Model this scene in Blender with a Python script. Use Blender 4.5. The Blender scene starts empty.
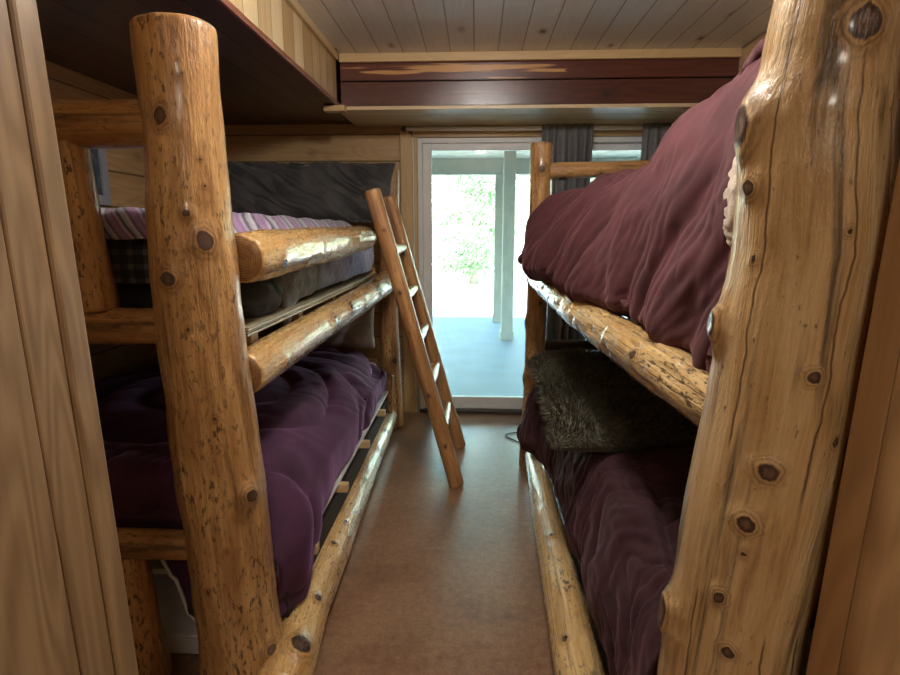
import bpy, bmesh, math, random
from mathutils import Vector, noise, Matrix
PI = math.pi
S = bpy.context.scene
COL = S.collection

# ------------------------------------------------------------------ helpers
def tag(o, label=None, cat=None, group=None, kind=None):
    if label: o['label'] = label
    if cat: o['category'] = cat
    if group: o['group'] = group
    if kind: o['kind'] = kind
    return o

def empty(name, loc, label, cat, group=None):
    o = bpy.data.objects.new(name, None)
    COL.objects.link(o)
    o.location = loc
    o.empty_display_size = 0.1
    bpy.context.view_layer.update()
    return tag(o, label, cat, group)

def link(name, me, mats, parent=None, smooth=True):
    o = bpy.data.objects.new(name, me)
    COL.objects.link(o)
    for m in (mats if isinstance(mats, (list, tuple)) else [mats]):
        me.materials.append(m)
    if smooth:
        me.polygons.foreach_set('use_smooth', [True] * len(me.polygons))
    if parent:
        o.parent = parent
        o.matrix_parent_inverse = parent.matrix_world.inverted()
    return o

def struct(o):
    if not o.parent: o['kind'] = 'structure'
    return o

def fbm(p, octv=3, s=1.0):
    a, f, t = 1.0, s, 0.0
    for _ in range(octv):
        t += a * noise.noise(p * f)
        a *= .5; f *= 2.03
    return t

class MB:
    """collects boxes, tubes and lathes that form ONE part"""
    def __init__(s): s.v = []; s.f = []; s.mi = []
    def quadbox(s, pts, mi=0):
        n = len(s.v); s.v += [Vector(p) for p in pts]
        for q in ((0,3,2,1),(4,5,6,7),(0,1,5,4),(1,2,6,5),(2,3,7,6),(3,0,4,7)):
            s.f.append([n+i for i in q]); s.mi.append(mi)
    def box(s, x0, x1, y0, y1, z0, z1, mi=0):
        s.quadbox([(x0,y0,z0),(x1,y0,z0),(x1,y1,z0),(x0,y1,z0),(x0,y0,z1),(x1,y0,z1),(x1,y1,z1),(x0,y1,z1)], mi)
        return s
    def tube(s, path, r, n=12, cap=True, mi=0):
        path = [Vector(p) for p in path]
        base = len(s.v); prev = None
        for i, p in enumerate(path):
            t = (path[min(i+1, len(path)-1)] - path[max(i-1, 0)]).normalized()
            if prev is None:
                ref = Vector((0,0,1)) if abs(t.z) < .8 else Vector((1,0,0))
                e1 = (ref - t*ref.dot(t)).normalized()
            else:
                e1 = (prev - t*prev.dot(t)).normalized()
            prev = e1; e2 = t.cross(e1)
            rr = r[i] if isinstance(r, (list, tuple)) else r
            for k in range(n):
                a = 2*PI*k/n
                s.v.append(p + (e1*math.cos(a) + e2*math.sin(a))*rr)
        for i in range(len(path)-1):
            for k in range(n):
                a = base+i*n+k; b = base+i*n+(k+1)%n
                s.f.append([a, b, b+n, a+n]); s.mi.append(mi)
        if cap:
            s.f.append([base+k for k in reversed(range(n))]); s.mi.append(mi)
            s.f.append([base+(len(path)-1)*n+k for k in range(n)]); s.mi.append(mi)
        return s
    def build(s, name, mats, parent=None, bevel=0.0, smooth=False, seg=2):
        me = bpy.data.meshes.new(name)
        me.from_pydata([tuple(v) for v in s.v], [], s.f)
        me.polygons.foreach_set('material_index', s.mi)
        me.update()
        o = link(name, me, mats, parent, smooth)
        if bevel:
            m = o.modifiers.new('bevel', 'BEVEL'); m.width = bevel; m.segments = seg
            m.limit_method = 'ANGLE'; m.angle_limit = math.radians(40)
        return o

# ------------------------------------------------------------------ materials
class NT:
    def __init__(s, name):
        s.m = bpy.data.materials.new(name); s.m.use_nodes = True
        s.t = s.m.node_tree; s.t.nodes.clear()
        s.out = s.n('ShaderNodeOutputMaterial')
        s.b = s.n('ShaderNodeBsdfPrincipled')
        s.l(s.b.outputs[0], s.out.inputs[0])
    def n(s, t, **kw):
        nd = s.t.nodes.new(t)
        for k, v in kw.items(): setattr(nd, k, v)
        return nd
    def l(s, a, b): s.t.links.new(a, b)
    def set(s, sock, v):
        if hasattr(v, 'is_linked') or isinstance(v, bpy.types.NodeSocket): s.l(v, sock)
        else: sock.default_value = v
    def math(s, op, a, b=None, c=None, clamp=False):
        nd = s.n('ShaderNodeMath', operation=op); nd.use_clamp = clamp
        s.set(nd.inputs[0], a)
        if b is not None: s.set(nd.inputs[1], b)
        if c is not None: s.set(nd.inputs[2], c)
        return nd.outputs[0]
    def comb(s, x, y, z):
        nd = s.n('ShaderNodeCombineXYZ')
        s.set(nd.inputs[0], x); s.set(nd.inputs[1], y); s.set(nd.inputs[2], z)
        return nd.outputs[0]
    def sep(s, v):
        nd = s.n('ShaderNodeSeparateXYZ'); s.l(v, nd.inputs[0]); return nd.outputs
    def noise(s, vec, scale=5, detail=4, rough=.55, dist=0.0):
        nd = s.n('ShaderNodeTexNoise'); s.l(vec, nd.inputs['Vector'])
        nd.inputs['Scale'].default_value = scale; nd.inputs['Detail'].default_value = detail
        nd.inputs['Roughness'].default_value = rough; nd.inputs['Distortion'].default_value = dist
        return nd.outputs['Fac']
    def ramp(s, fac, stops, interp='LINEAR'):
        nd = s.n('ShaderNodeValToRGB'); s.l(fac, nd.inputs[0])
        cr = nd.color_ramp; cr.interpolation = interp
        while len(cr.elements) < len(stops): cr.elements.new(.5)
        for e, (p, c) in zip(cr.elements, stops):
            e.position = p
            e.color = (c, c, c, 1) if isinstance(c, (int, float)) else (*c, 1)
        return nd.outputs['Color']
    def mix(s, fac, a, b, blend='MIX'):
        nd = s.n('ShaderNodeMix', data_type='RGBA', blend_type=blend)
        s.set(nd.inputs[0], fac)
        for i, v in ((6, a), (7, b)):
            if isinstance(v, tuple): v = (*v, 1) if len(v) == 3 else v
            s.set(nd.inputs[i], v)
        return nd.outputs[2]
    def bump(s, h, strength=.3, dist=.01):
        nd = s.n('ShaderNodeBump'); nd.inputs['Strength'].default_value = strength
        nd.inputs['Distance'].default_value = dist
        s.l(h, nd.inputs['Height']); s.l(nd.outputs[0], s.b.inputs['Normal'])
    def obj(s): return s.n('ShaderNodeTexCoord').outputs['Object']
    def fin(s, color=None, rough=None, **kw):
        if color is not None: s.set(s.b.inputs['Base Color'], (*color, 1) if isinstance(color, tuple) and len(color) == 3 else color)
        if rough is not None: s.set(s.b.inputs['Roughness'], rough)
        for k, v in kw.items():
            s.set(s.b.inputs[k.replace('_', ' ')], v)
        return s.m

def planks(name, L, W, width, c_lo, c_hi, c_knot, off=0.0, groove=.035, rough=.42, coat=.15, knots=1.0, streak=.35, vary=.35, alt=None):
    """boards along axis L, split along axis W, with cathedral grain, knots and grooves"""
    t = NT(name); xyz = t.sep(t.obj())
    ax = {'X': 0, 'Y': 1, 'Z': 2}
    T = [k for k in 'XYZ' if k not in (L, W)][0]
    l, w, d = xyz[ax[L]], xyz[ax[W]], xyz[ax[T]]
    q = t.math('DIVIDE', t.math('ADD', w, off), width)
    idx = t.math('FLOOR', q); fr = t.math('FRACT', q)
    wn = t.n('ShaderNodeTexWhiteNoise', noise_dimensions='1D'); t.l(idx, wn.inputs['W'])
    rnd = wn.outputs['Value']; r37 = t.math('MULTIPLY', rnd, 37.0)
    v1 = t.comb(t.math('MULTIPLY_ADD', l, .45, r37), t.math('MULTIPLY_ADD', w, 3.2, r37), t.math('MULTIPLY', d, 3.2))
    n1 = t.noise(v1, 1.6, 2, .5, .4)
    ring = t.math('SINE', t.math('MULTIPLY', n1, 120.0))
    ring = t.math('MULTIPLY_ADD', ring, .5, .5)
    v2 = t.comb(t.math('MULTIPLY_ADD', l, 2.0, r37), t.math('MULTIPLY', w, 70), t.math('MULTIPLY', d, 70))
    n2 = t.noise(v2, 1.0, 3, .6)
    v3 = t.comb(t.math('MULTIPLY_ADD', l, .8, r37), t.math('MULTIPLY', w, 5), t.math('MULTIPLY', d, 5))
    n3 = t.noise(v3, 1.3, 4, .6)
    fac = t.math('ADD', t.math('MULTIPLY', ring, streak*.42), t.math('MULTIPLY', n2, .48))
    fac = t.math('ADD', fac, t.math('MULTIPLY', n3, .45))
    fac = t.math('ADD', fac, t.math('MULTIPLY_ADD', rnd, vary, -vary*.5))
    col = t.ramp(fac, [(.25, c_lo), (.85, c_hi)])
    if alt:   # sapwood / heartwood patches
        pa = t.noise(t.comb(t.math('MULTIPLY_ADD', l, .55, r37), t.math('MULTIPLY', w, 7), t.math('MULTIPLY', d, 7)), 1.5, 3, .5, .3)
        pm_ = t.math('MULTIPLY', t.ramp(pa, [(alt[1], 0.0), (alt[1]+.03, 1.0)]), t.math('MULTIPLY', t.math('GREATER_THAN', w, 2.297), t.math('LESS_THAN', t.math('ADD', l, t.math('MULTIPLY', pa, .8)), 1.0)))
        col = t.mix(pm_, col, alt[0])
    if knots:
        vo = t.n('ShaderNodeTexVoronoi', feature='F1'); vo.inputs['Scale'].default_value = 1.0
        t.l(t.comb(t.math('MULTIPLY_ADD', l, 2.6, r37), t.math('MULTIPLY', w, 5.2), t.math('MULTIPLY', idx, 7.7)), vo.inputs['Vector'])
        dd = t.math('ADD', vo.outputs['Distance'], t.math('MULTIPLY_ADD', n2, .06, -.03))
        k = t.ramp(dd, [(.05*knots, 1.0), (.075*knots, .85), (.10*knots, .35), (.2*knots, 0.0)])
        col = t.mix(k, col, c_knot)
    g = t.math('MINIMUM', fr, t.math('SUBTRACT', 1.0, fr))
    gm = t.ramp(g, [(0.0, 1.0), (groove*.5, .9), (groove, 0.0)])
    col = t.mix(t.math('MULTIPLY', gm, .8), col, tuple(c*.22 for c in c_lo))
    h = t.math('SUBTRACT', t.math('MULTIPLY', n2, .12), gm)
    t.bump(h, .5, .006)
    return t.fin(col, rough, Coat_Weight=coat, Coat_Roughness=.25)

def log_mat(name, light, mid, dark, fleck=.55, rough=.32, coat=.55, seed=0.0, stain=.5, heartwood=.35, cracks=()):
    t = NT(name)
    a = t.n('ShaderNodeAttribute', attribute_name='gc'); gc = a.outputs['Vector']
    k = t.n('ShaderNodeAttribute', attribute_name='knot').outputs['Fac']
    x, y, z = t.sep(gc)
    def N(sx, sz, sc, det, ro=.6, di=0.0, off=0.0):
        return t.noise(t.comb(t.math('MULTIPLY', x, sx), t.math('MULTIPLY', y, sx), t.math('MULTIPLY_ADD', z, sz, seed+off)), sc, det, ro, di)
    n1 = N(16, 1.6, 1.6, 5, .62, .6)           # long streaks
    n2 = N(95, 3.2, 1.0, 4, .7)                    # fine grain
    n3 = N(62, 24, 1.5, 3, .65)                # flecks
    n4 = N(6, 2.2, 1.5, 4, .55, .3, 3.0)       # broad patches
    n5 = N(20, 1.1, 1.3, 4, .6, .8, 9.0)       # stain streaks
    fac = t.math('ADD', t.math('ADD', t.math('MULTIPLY', n1, .5), t.math('MULTIPLY', n2, .27)), t.math('MULTIPLY', n4, .27))
    col = t.ramp(fac, [(.34, dark), (.47, mid), (.62, light)])
    st = t.ramp(n5, [(.55, 0.0), (.70, stain)])
    col = t.mix(st, col, tuple(c*.55 for c in (dark[0]*.9, dark[1]*1.15, dark[2]*1.5)))
    fl = t.ramp(n3, [(fleck+.02, 0.0), (fleck+.10, 1.0)])
    fl = t.math('MULTIPLY', fl, t.ramp(n4, [(.36, .1), (.60, .9)]))
    col = t.mix(fl, col, tuple(c*.25 for c in dark))
    if cracks:      # drying checks that run along the log
        ang = t.math('ARCTAN2', y, x); wob = N(2, 5, 1.0, 3, .6, 0, 31.0); gap = N(3, 2.0, 1.3, 2, .5, 0, 47.0)
        on = t.ramp(gap, [(.44, 0.0), (.50, 1.0)])
        for ca_ in cracks:
            dv = t.math('ABSOLUTE', t.math('ADD', t.math('SUBTRACT', ang, math.radians(ca_)), t.math('MULTIPLY_ADD', wob, .3, -.15)))
            cm = t.math('MULTIPLY', t.ramp(dv, [(.0, 1.0), (.010, .9), (.022, 0.0)]), on)
            col = t.mix(t.math('MULTIPLY', cm, .85), col, tuple(c*.3 for c in dark))
    kd = t.math('ADD', k, t.math('MULTIPLY_ADD', n3, .22, -.11))
    kd = t.math('ADD', kd, t.math('MULTIPLY_ADD', n4, .9, -.45))
    ring = t.math('MULTIPLY_ADD', t.math('SINE', t.math('MULTIPLY', kd, 26.0)), .5, .5)
    km = t.math('MULTIPLY', t.ramp(k, [(.15, 0.0), (.45, .8)]), .8)
    kc = t.mix(ring, mid, tuple(c*.8 for c in dark))
    col = t.mix(km, col, kc)
    ke = t.math('ADD', k, t.math('MULTIPLY_ADD', n3, .12, -.06))
    core = t.ramp(ke, [(.70, 0.0), (.76, 1.0)])
    cc = t.mix(n3, (.018, .009, .007), (.10, .05, .032))
    col = t.mix(core, col, cc)
    heart = t.math('MULTIPLY', t.ramp(ke, [(.84, 0.0), (.93, 1.0)]), heartwood)
    col = t.mix(heart, col, t.mix(n3, (.05, .022, .014), (.24, .135, .085)))
    h = t.math('ADD', t.math('MULTIPLY', n2, .35), t.math('MULTIPLY', n3, .4))
    h = t.math('ADD', h, t.math('MULTIPLY', n1, 1.0))
    t.bump(h, .6, .012)
    rr = t.math('MULTIPLY_ADD', n3, .25, rough-.10)
    return t.fin(col, rr, Coat_Weight=coat, Coat_Roughness=.16)

def end_mat(name, light, dark):
    t = NT(name)
    gc = t.n('ShaderNodeAttribute', attribute_name='gc').outputs['Vector']
    x, y, z = t.sep(gc)
    r = t.math('SQRT', t.math('ADD', t.math('MULTIPLY', x, x), t.math('MULTIPLY', y, y)))
    n = t.noise(gc, 14, 4)
    ring = t.math('MULTIPLY_ADD', t.math('SINE', t.math('MULTIPLY_ADD', r, 900.0, t.math('MULTIPLY', n, 9.0))), .5, .5)
    f = t.math('ADD', t.math('MULTIPLY', ring, .18), t.math('MULTIPLY', t.noise(gc, 45, 5, .7), .75))
    col = t.ramp(f, [(.3, dark), (.72, light)])
    return t.fin(col, .45, Coat_Weight=.3)

def plain(name, color, rough=.5, var=.12, scale=20.0, **kw):
    t = NT(name); n = t.noise(t.obj(), scale, 4)
    col = t.ramp(n, [(.3, tuple(c*(1-var) for c in color)), (.7, tuple(min(1, c*(1+var)) for c in color))])
    t.bump(n, .08, .003)
    return t.fin(col, rough, **kw)

def fabric(name, c1, c2, scale=9.0, fine=260.0, sheen=.5, sheen_tint=None, rough=.85, bump=.25, stretch=(1, 1, 1)):
    t = NT(name); o = t.obj()
    mp = t.n('ShaderNodeMapping'); mp.inputs['Scale'].default_value = stretch
    t.l(o, mp.inputs['Vector'])
    n1 = t.noise(mp.outputs[0], scale, 4, .6)
    n2 = t.noise(o, fine, 2)
    f = t.math('ADD', t.math('MULTIPLY', n1, .75), t.math('MULTIPLY', n2, .25))
    col = t.ramp(f, [(.3, c1), (.7, c2)])
    t.bump(t.math('ADD', t.math('MULTIPLY', n2, .5), n1), bump, .004)
    st = sheen_tint or c2
    return t.fin(col, rough, Sheen_Weight=sheen, Sheen_Roughness=.4, Sheen_Tint=(*st, 1))

M = {}
M['log_honey'] = log_mat('honey log', (.58, .35, .14), (.38, .19, .064), (.15, .064, .023), fleck=.52, stain=.75)
M['log_pale'] = log_mat('pale varnished log', (.70, .50, .26), (.54, .335, .145), (.25, .14, .06), fleck=.62, seed=5.0, stain=1.0, heartwood=1.0, cracks=(-92, -150, -62))
M['log_rail'] = log_mat('rail log', (.72, .48, .20), (.55, .31, .105), (.26, .12, .04), fleck=.55, rough=.26, coat=.8, seed=9.0, stain=.4)
M['log_ladder'] = log_mat('ladder log', (.54, .29, .115), (.37, .18, .065), (.18, .078, .03), fleck=.6, seed=14.0)
M['log_backlit'] = log_mat('backlit dark log', (.060, .030, .018), (.035, .017, .010), (.016, .008, .005), seed=20.0)  # backlit shade of the far right end rail put into its colour
M['log_hewn'] = log_mat('hewn pale log', (.76, .55, .27), (.58, .36, .14), (.24, .12, .045), fleck=.50, rough=.24, coat=.8, seed=25.0, stain=.6, cracks=(150, 172, 110))
M['log_end'] = end_mat('log end grain', (.44, .24, .085), (.13, .055, .02))
M['log_cut'] = end_mat('pale cut end', (.72, .56, .34), (.48, .30, .13))
PINE_LO, PINE_HI, PINE_K = (.40, .235, .095), (.66, .45, .235), (.13, .055, .02)
M['wall_x'] = planks('pine wall boards', 'X', 'Z', .185, PINE_LO, PINE_HI, PINE_K, off=-1.89, knots=.9)
M['wall_y'] = planks('pine side wall boards', 'Y', 'Z', .185, PINE_LO, PINE_HI, PINE_K, off=-1.89, knots=.9)
M['ceil'] = planks('whitewashed pine ceiling', 'Y', 'X', .142, (.66, .64, .60), (.88, .86, .82), (.14, .095, .07), off=.02, groove=.03, knots=1.0, streak=.15, vary=.25, rough=.35, coat=.3)
M['pine_v'] = planks('upright pine boards', 'Z', 'Y', .15, (.50, .32, .14), (.78, .60, .34), (.22, .10, .04), off=.03, groove=.025, knots=.8, vary=.7)
M['pine_trim'] = planks('pine trim', 'X', 'Z', .5, (.56, .37, .17), (.72, .52, .28), PINE_K, groove=.0, off=.25, knots=.6)
M['pine_soffit'] = planks('pine soffit boards', 'X', 'Y', .19, (.56, .40, .22), (.76, .60, .38), PINE_K, groove=.025, knots=.6)
M['pine_case'] = planks('pine casing', 'Z', 'X', .6, (.56, .37, .16), (.72, .52, .27), PINE_K, groove=.0, off=.3, knots=.6)
M['jamb_l'] = planks('pine jamb left', 'Z', 'Y', .5, (.21, .122, .055), (.37, .235, .12), (.10, .04, .018), groove=.0, off=.05, knots=.55, streak=.85)
M['jamb_r'] = planks('pine jamb right', 'Z', 'Y', .5, (.30, .165, .065), (.48, .285, .125), (.08, .03, .01), groove=.0, off=.17, knots=.45, streak=.8)
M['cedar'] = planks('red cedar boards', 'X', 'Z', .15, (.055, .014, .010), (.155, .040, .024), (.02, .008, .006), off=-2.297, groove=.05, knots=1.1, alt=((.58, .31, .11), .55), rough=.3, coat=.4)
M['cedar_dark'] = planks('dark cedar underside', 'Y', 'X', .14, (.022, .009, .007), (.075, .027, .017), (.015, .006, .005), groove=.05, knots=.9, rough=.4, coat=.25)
M['ledger'] = plain('gap-dark timber', (.030, .018, .012), .9, .2)  # near-black colour keeps the gap between bedding and rail dark
M['cedar_edge'] = plain('cedar edge', (.24, .085, .05), .4)
M['plywood'] = planks('plywood edge', 'Y', 'Z', .0085, (.40, .33, .20), (.70, .62, .42), (.3, .2, .1), groove=.25, knots=0, vary=.4)
M['white'] = plain('white vinyl', (.78, .80, .80), .4, .03)
M['white_metal'] = plain('white enamel', (.85, .85, .84), .3, .02)
M['dark_metal'] = plain('dark bronze', (.05, .045, .04), .45, .1)
M['black'] = plain('black cord', (.012, .012, .012), .5, .1)
M['grey_frame'] = plain('grey painted frame', (.30, .31, .33), .5, .05)
M['storage'] = plain('white plastic', (.72, .73, .75), .45, .03)
M['sheet'] = fabric('white sheet', (.66, .65, .63), (.80, .79, .77), sheen=.1)
M['navy'] = fabric('dark navy mattress', (.012, .014, .022), (.03, .034, .048), sheen=.2)
M['charcoal'] = fabric('charcoal velvet', (.030, .028, .027), (.085, .080, .076), scale=6, sheen=.6, sheen_tint=(.5, .48, .46))
M['greypillow'] = fabric('pale grey cotton', (.40, .39, .37), (.55, .53, .50), sheen=.1)
M['plum'] = fabric('plum velvet', (.034, .008, .024), (.082, .019, .062), scale=7, sheen=.36, sheen_tint=(.66, .32, .68))
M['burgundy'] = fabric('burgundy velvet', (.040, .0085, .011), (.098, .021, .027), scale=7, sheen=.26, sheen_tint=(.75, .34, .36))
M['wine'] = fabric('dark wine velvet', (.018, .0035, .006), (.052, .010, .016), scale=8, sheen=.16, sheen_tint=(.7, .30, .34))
M['sherpa'] = fabric('cream sherpa', (.50, .40, .31), (.72, .62, .52), scale=55, sheen=.3, bump=.8)
M['fur'] = fabric('olive grey faux fur', (.035, .031, .020), (.120, .108, .070), scale=45, sheen=.2, sheen_tint=(.6, .57, .45), bump=.9)
M['pile'] = fabric('faux fur pile', (.020, .018, .012), (.26, .235, .16), scale=95, fine=300, sheen=.1, bump=0)
M['bundle'] = fabric('dark slate fleece', (.035, .037, .042), (.075, .078, .088), sheen=.4)
M['teal'] = fabric('teal band', (.03, .09, .08), (.06, .15, .13), sheen=.3)
M['curtain'] = fabric('dark grey curtain', (.13, .13, .138), (.24, .238, .25), scale=3, sheen=.2)

def quilt_mat():
    t = NT('patchwork quilt'); o = t.obj(); x, y, z = t.sep(o)
    h = t.math('ADD', y, t.math('MULTIPLY', z, .6))
    idx = t.math('FLOOR', t.math('DIVIDE', h, .19))
    wn = t.n('ShaderNodeTexWhiteNoise', noise_dimensions='1D'); t.l(idx, wn.inputs['W'])
    yy = t.math('MULTIPLY_ADD', idx, .085, t.math('MULTIPLY', wn.outputs['Value'], .12))   # patches: grey green towards the foot, lilac at the head
    base = t.ramp(t.math('SUBTRACT', yy, .95), [(0.0, (.20, .25, .235)), (.22, (.27, .31, .30)), (.42, (.22, .26, .27)), (.58, (.34, .34, .50)), (.74, (.30, .31, .56)), (.9, (.42, .40, .60))], 'CONSTANT')
    z2 = t.math('FRACT', t.math('DIVIDE', z, .026)); y2 = t.math('FRACT', t.math('DIVIDE', y, .03))
    st = t.math('GREATER_THAN', z2, .78); st2 = t.math('GREATER_THAN', y2, .8)
    col = t.mix(t.math('MULTIPLY', st, .35), base, (.36, .24, .27))
    col = t.mix(t.math('MULTIPLY', st2, .35), col, (.12, .14, .15))
    n = t.noise(o, 120, 3); t.bump(n, .4, .004)
    col = t.mix(.35, col, t.ramp(n, [(.3, .12), (.7, .6)]), 'OVERLAY')
    return t.fin(col, .9, Sheen_Weight=.2)
M['quilt'] = quilt_mat()

def stripe_mat():
    t = NT('purple striped blanket'); o = t.obj(); x, y, z = t.sep(o)
    w = t.noise(o, 7, 2)
    d = t.math('ADD', t.math('ADD', t.math('MULTIPLY', x, 1.0), t.math('MULTIPLY', y, .35)), t.math('MULTIPLY_ADD', w, .03, t.math('MULTIPLY', z, .7)))
    f = t.math('FRACT', t.math('DIVIDE', d, .068))
    col = t.ramp(f, [(0, (.24, .12, .27)), (.14, (.40, .33, .44)), (.26, (.08, .07, .11)), (.40, (.32, .33, .37)), (.52, (.46, .42, .50)), (.66, (.13, .10, .16)), (.8, (.30, .17, .31))], 'CONSTANT')
    n = t.noise(o, 180, 2); t.bump(n, .4, .003)
    col = t.mix(.4, col, t.ramp(n, [(.3, .2), (.7, .6)]), 'OVERLAY')
    return t.fin(col, .9, Sheen_Weight=.3)
M['stripe'] = stripe_mat()

def plaid_mat():
    t = NT('dark plaid'); o = t.obj(); x, y, z = t.sep(o)
    a = t.math('GREATER_THAN', t.math('FRACT', t.math('DIVIDE', x, .05)), .62)
    b = t.math('GREATER_THAN', t.math('FRACT', t.math('DIVIDE', z, .042)), .62)
    c = t.math('GREATER_THAN', t.math('FRACT', t.math('DIVIDE', y, .05)), .62)
    f = t.math('ADD', t.math('ADD', a, b), c)
    col = t.ramp(t.math('MULTIPLY', f, .34), [(0, (.018, .018, .02)), (.4, (.06, .06, .062)), (.9, (.20, .20, .20))])
    n = t.noise(o, 200, 2); t.bump(n, .3, .003)
    return t.fin(col, .9, Sheen_Weight=.2)
M['plaid'] = plaid_mat()

def floor_mat():
    t = NT('stained concrete floor'); o = t.obj()
    n1 = t.noise(o, 2.2, 6, .65, .6); n2 = t.noise(o, 34, 4, .65); n3 = t.noise(o, 110, 3, .75)
    f = t.math('ADD', t.math('MULTIPLY', n1, .42), t.math('ADD', t.math('MULTIPLY', n2, .30), t.math('MULTIPLY', n3, .32)))
    col = t.ramp(f, [(.34, (.10, .050, .025)), (.50, (.215, .112, .058)), (.66, (.35, .205, .115))])
    # a few pale scuffs
    x, y, z = t.sep(o)
    wv = t.math('ADD', t.math('MULTIPLY_ADD', n1, .35, t.math('MULTIPLY', y, 1.0)), t.math('MULTIPLY', x, -.28))
    ln = t.math('ABSOLUTE', t.math('SUBTRACT', t.math('FRACT', t.math('MULTIPLY', wv, 3.4)), .5))
    pa = t.ramp(t.noise(o, 3.0, 3), [(.56, 0.0), (.66, 1.0)])
    sc = t.math('MULTIPLY', t.ramp(ln, [(.0, 1.0), (.018, 0.0)]), t.math('MULTIPLY', pa, .28))
    col = t.mix(sc, col, (.50, .34, .22))
    t.bump(t.math('ADD', n2, t.math('MULTIPLY', n3, .35)), .06, .003)
    r = t.math('MULTIPLY_ADD', n2, .20, .22)
    return t.fin(col, r, Coat_Weight=.6, Coat_Roughness=.26)
M['floor'] = floor_mat()

def glass_mat():
    t = NT('window glass'); t.t.nodes.remove(t.b)
    tr = t.n('ShaderNodeBsdfTransparent'); tr.inputs[0].default_value = (.90, .97, .95, 1)
    gl = t.n('ShaderNodeBsdfGlossy'); gl.inputs['Roughness'].default_value = .03
    fr = t.n('ShaderNodeFresnel'); fr.inputs[0].default_value = 1.45
    mx = t.n('ShaderNodeMixShader'); t.l(fr.outputs[0], mx.inputs[0]); t.l(tr.outputs[0], mx.inputs[1]); t.l(gl.outputs[0], mx.inputs[2])
    df = t.n('ShaderNodeBsdfDiffuse'); df.inputs[0].default_value = (.75, .85, .83, 1)
    tl = t.n('ShaderNodeBsdfTranslucent'); tl.inputs[0].default_value = (.80, .92, .90, 1)
    veil = t.n('ShaderNodeMixShader'); veil.inputs[0].default_value = .5
    t.l(df.outputs[0], veil.inputs[1]); t.l(tl.outputs[0], veil.inputs[2])
    m2 = t.n('ShaderNodeMixShader'); m2.inputs[0].default_value = .07      # pale veil over the bright view, mixed into the pane
    t.l(mx.outputs[0], m2.inputs[1]); t.l(veil.outputs[0], m2.inputs[2])
    t.l(m2.outputs[0], t.out.inputs[0])
    return t.m
M['glass'] = glass_mat()

def leaf_mat(name, c1, c2):
    t = NT(name); n = t.noise(t.obj(), 1.7, 3)
    col = t.ramp(n, [(.3, c1), (.7, c2)])
    return t.fin(col, .6)
M['leaf'] = leaf_mat('sunlit leaves', (.12, .24, .10), (.27, .41, .21))
M['leaf_b'] = leaf_mat('pale leaves', (.22, .36, .19), (.42, .54, .35))
M['bark'] = plain('grey bark', (.30, .26, .21), .9, .3, 8)
M['porch_wood'] = plain('weathered green grey timber', (.115, .15, .13), .7, .15, 8)
M['porch_ceiling'] = plain('pale porch ceiling', (.30, .33, .26), .7, .1, 4)
M['slab'] = plain('sky-tinted porch concrete', (.085, .150, .185), .55, .18, 3)  # cyan of the sky's reflection put into the slab colour
M['yard'] = plain('pale gravel', (.58, .56, .48), .95, .15, 2)

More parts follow.
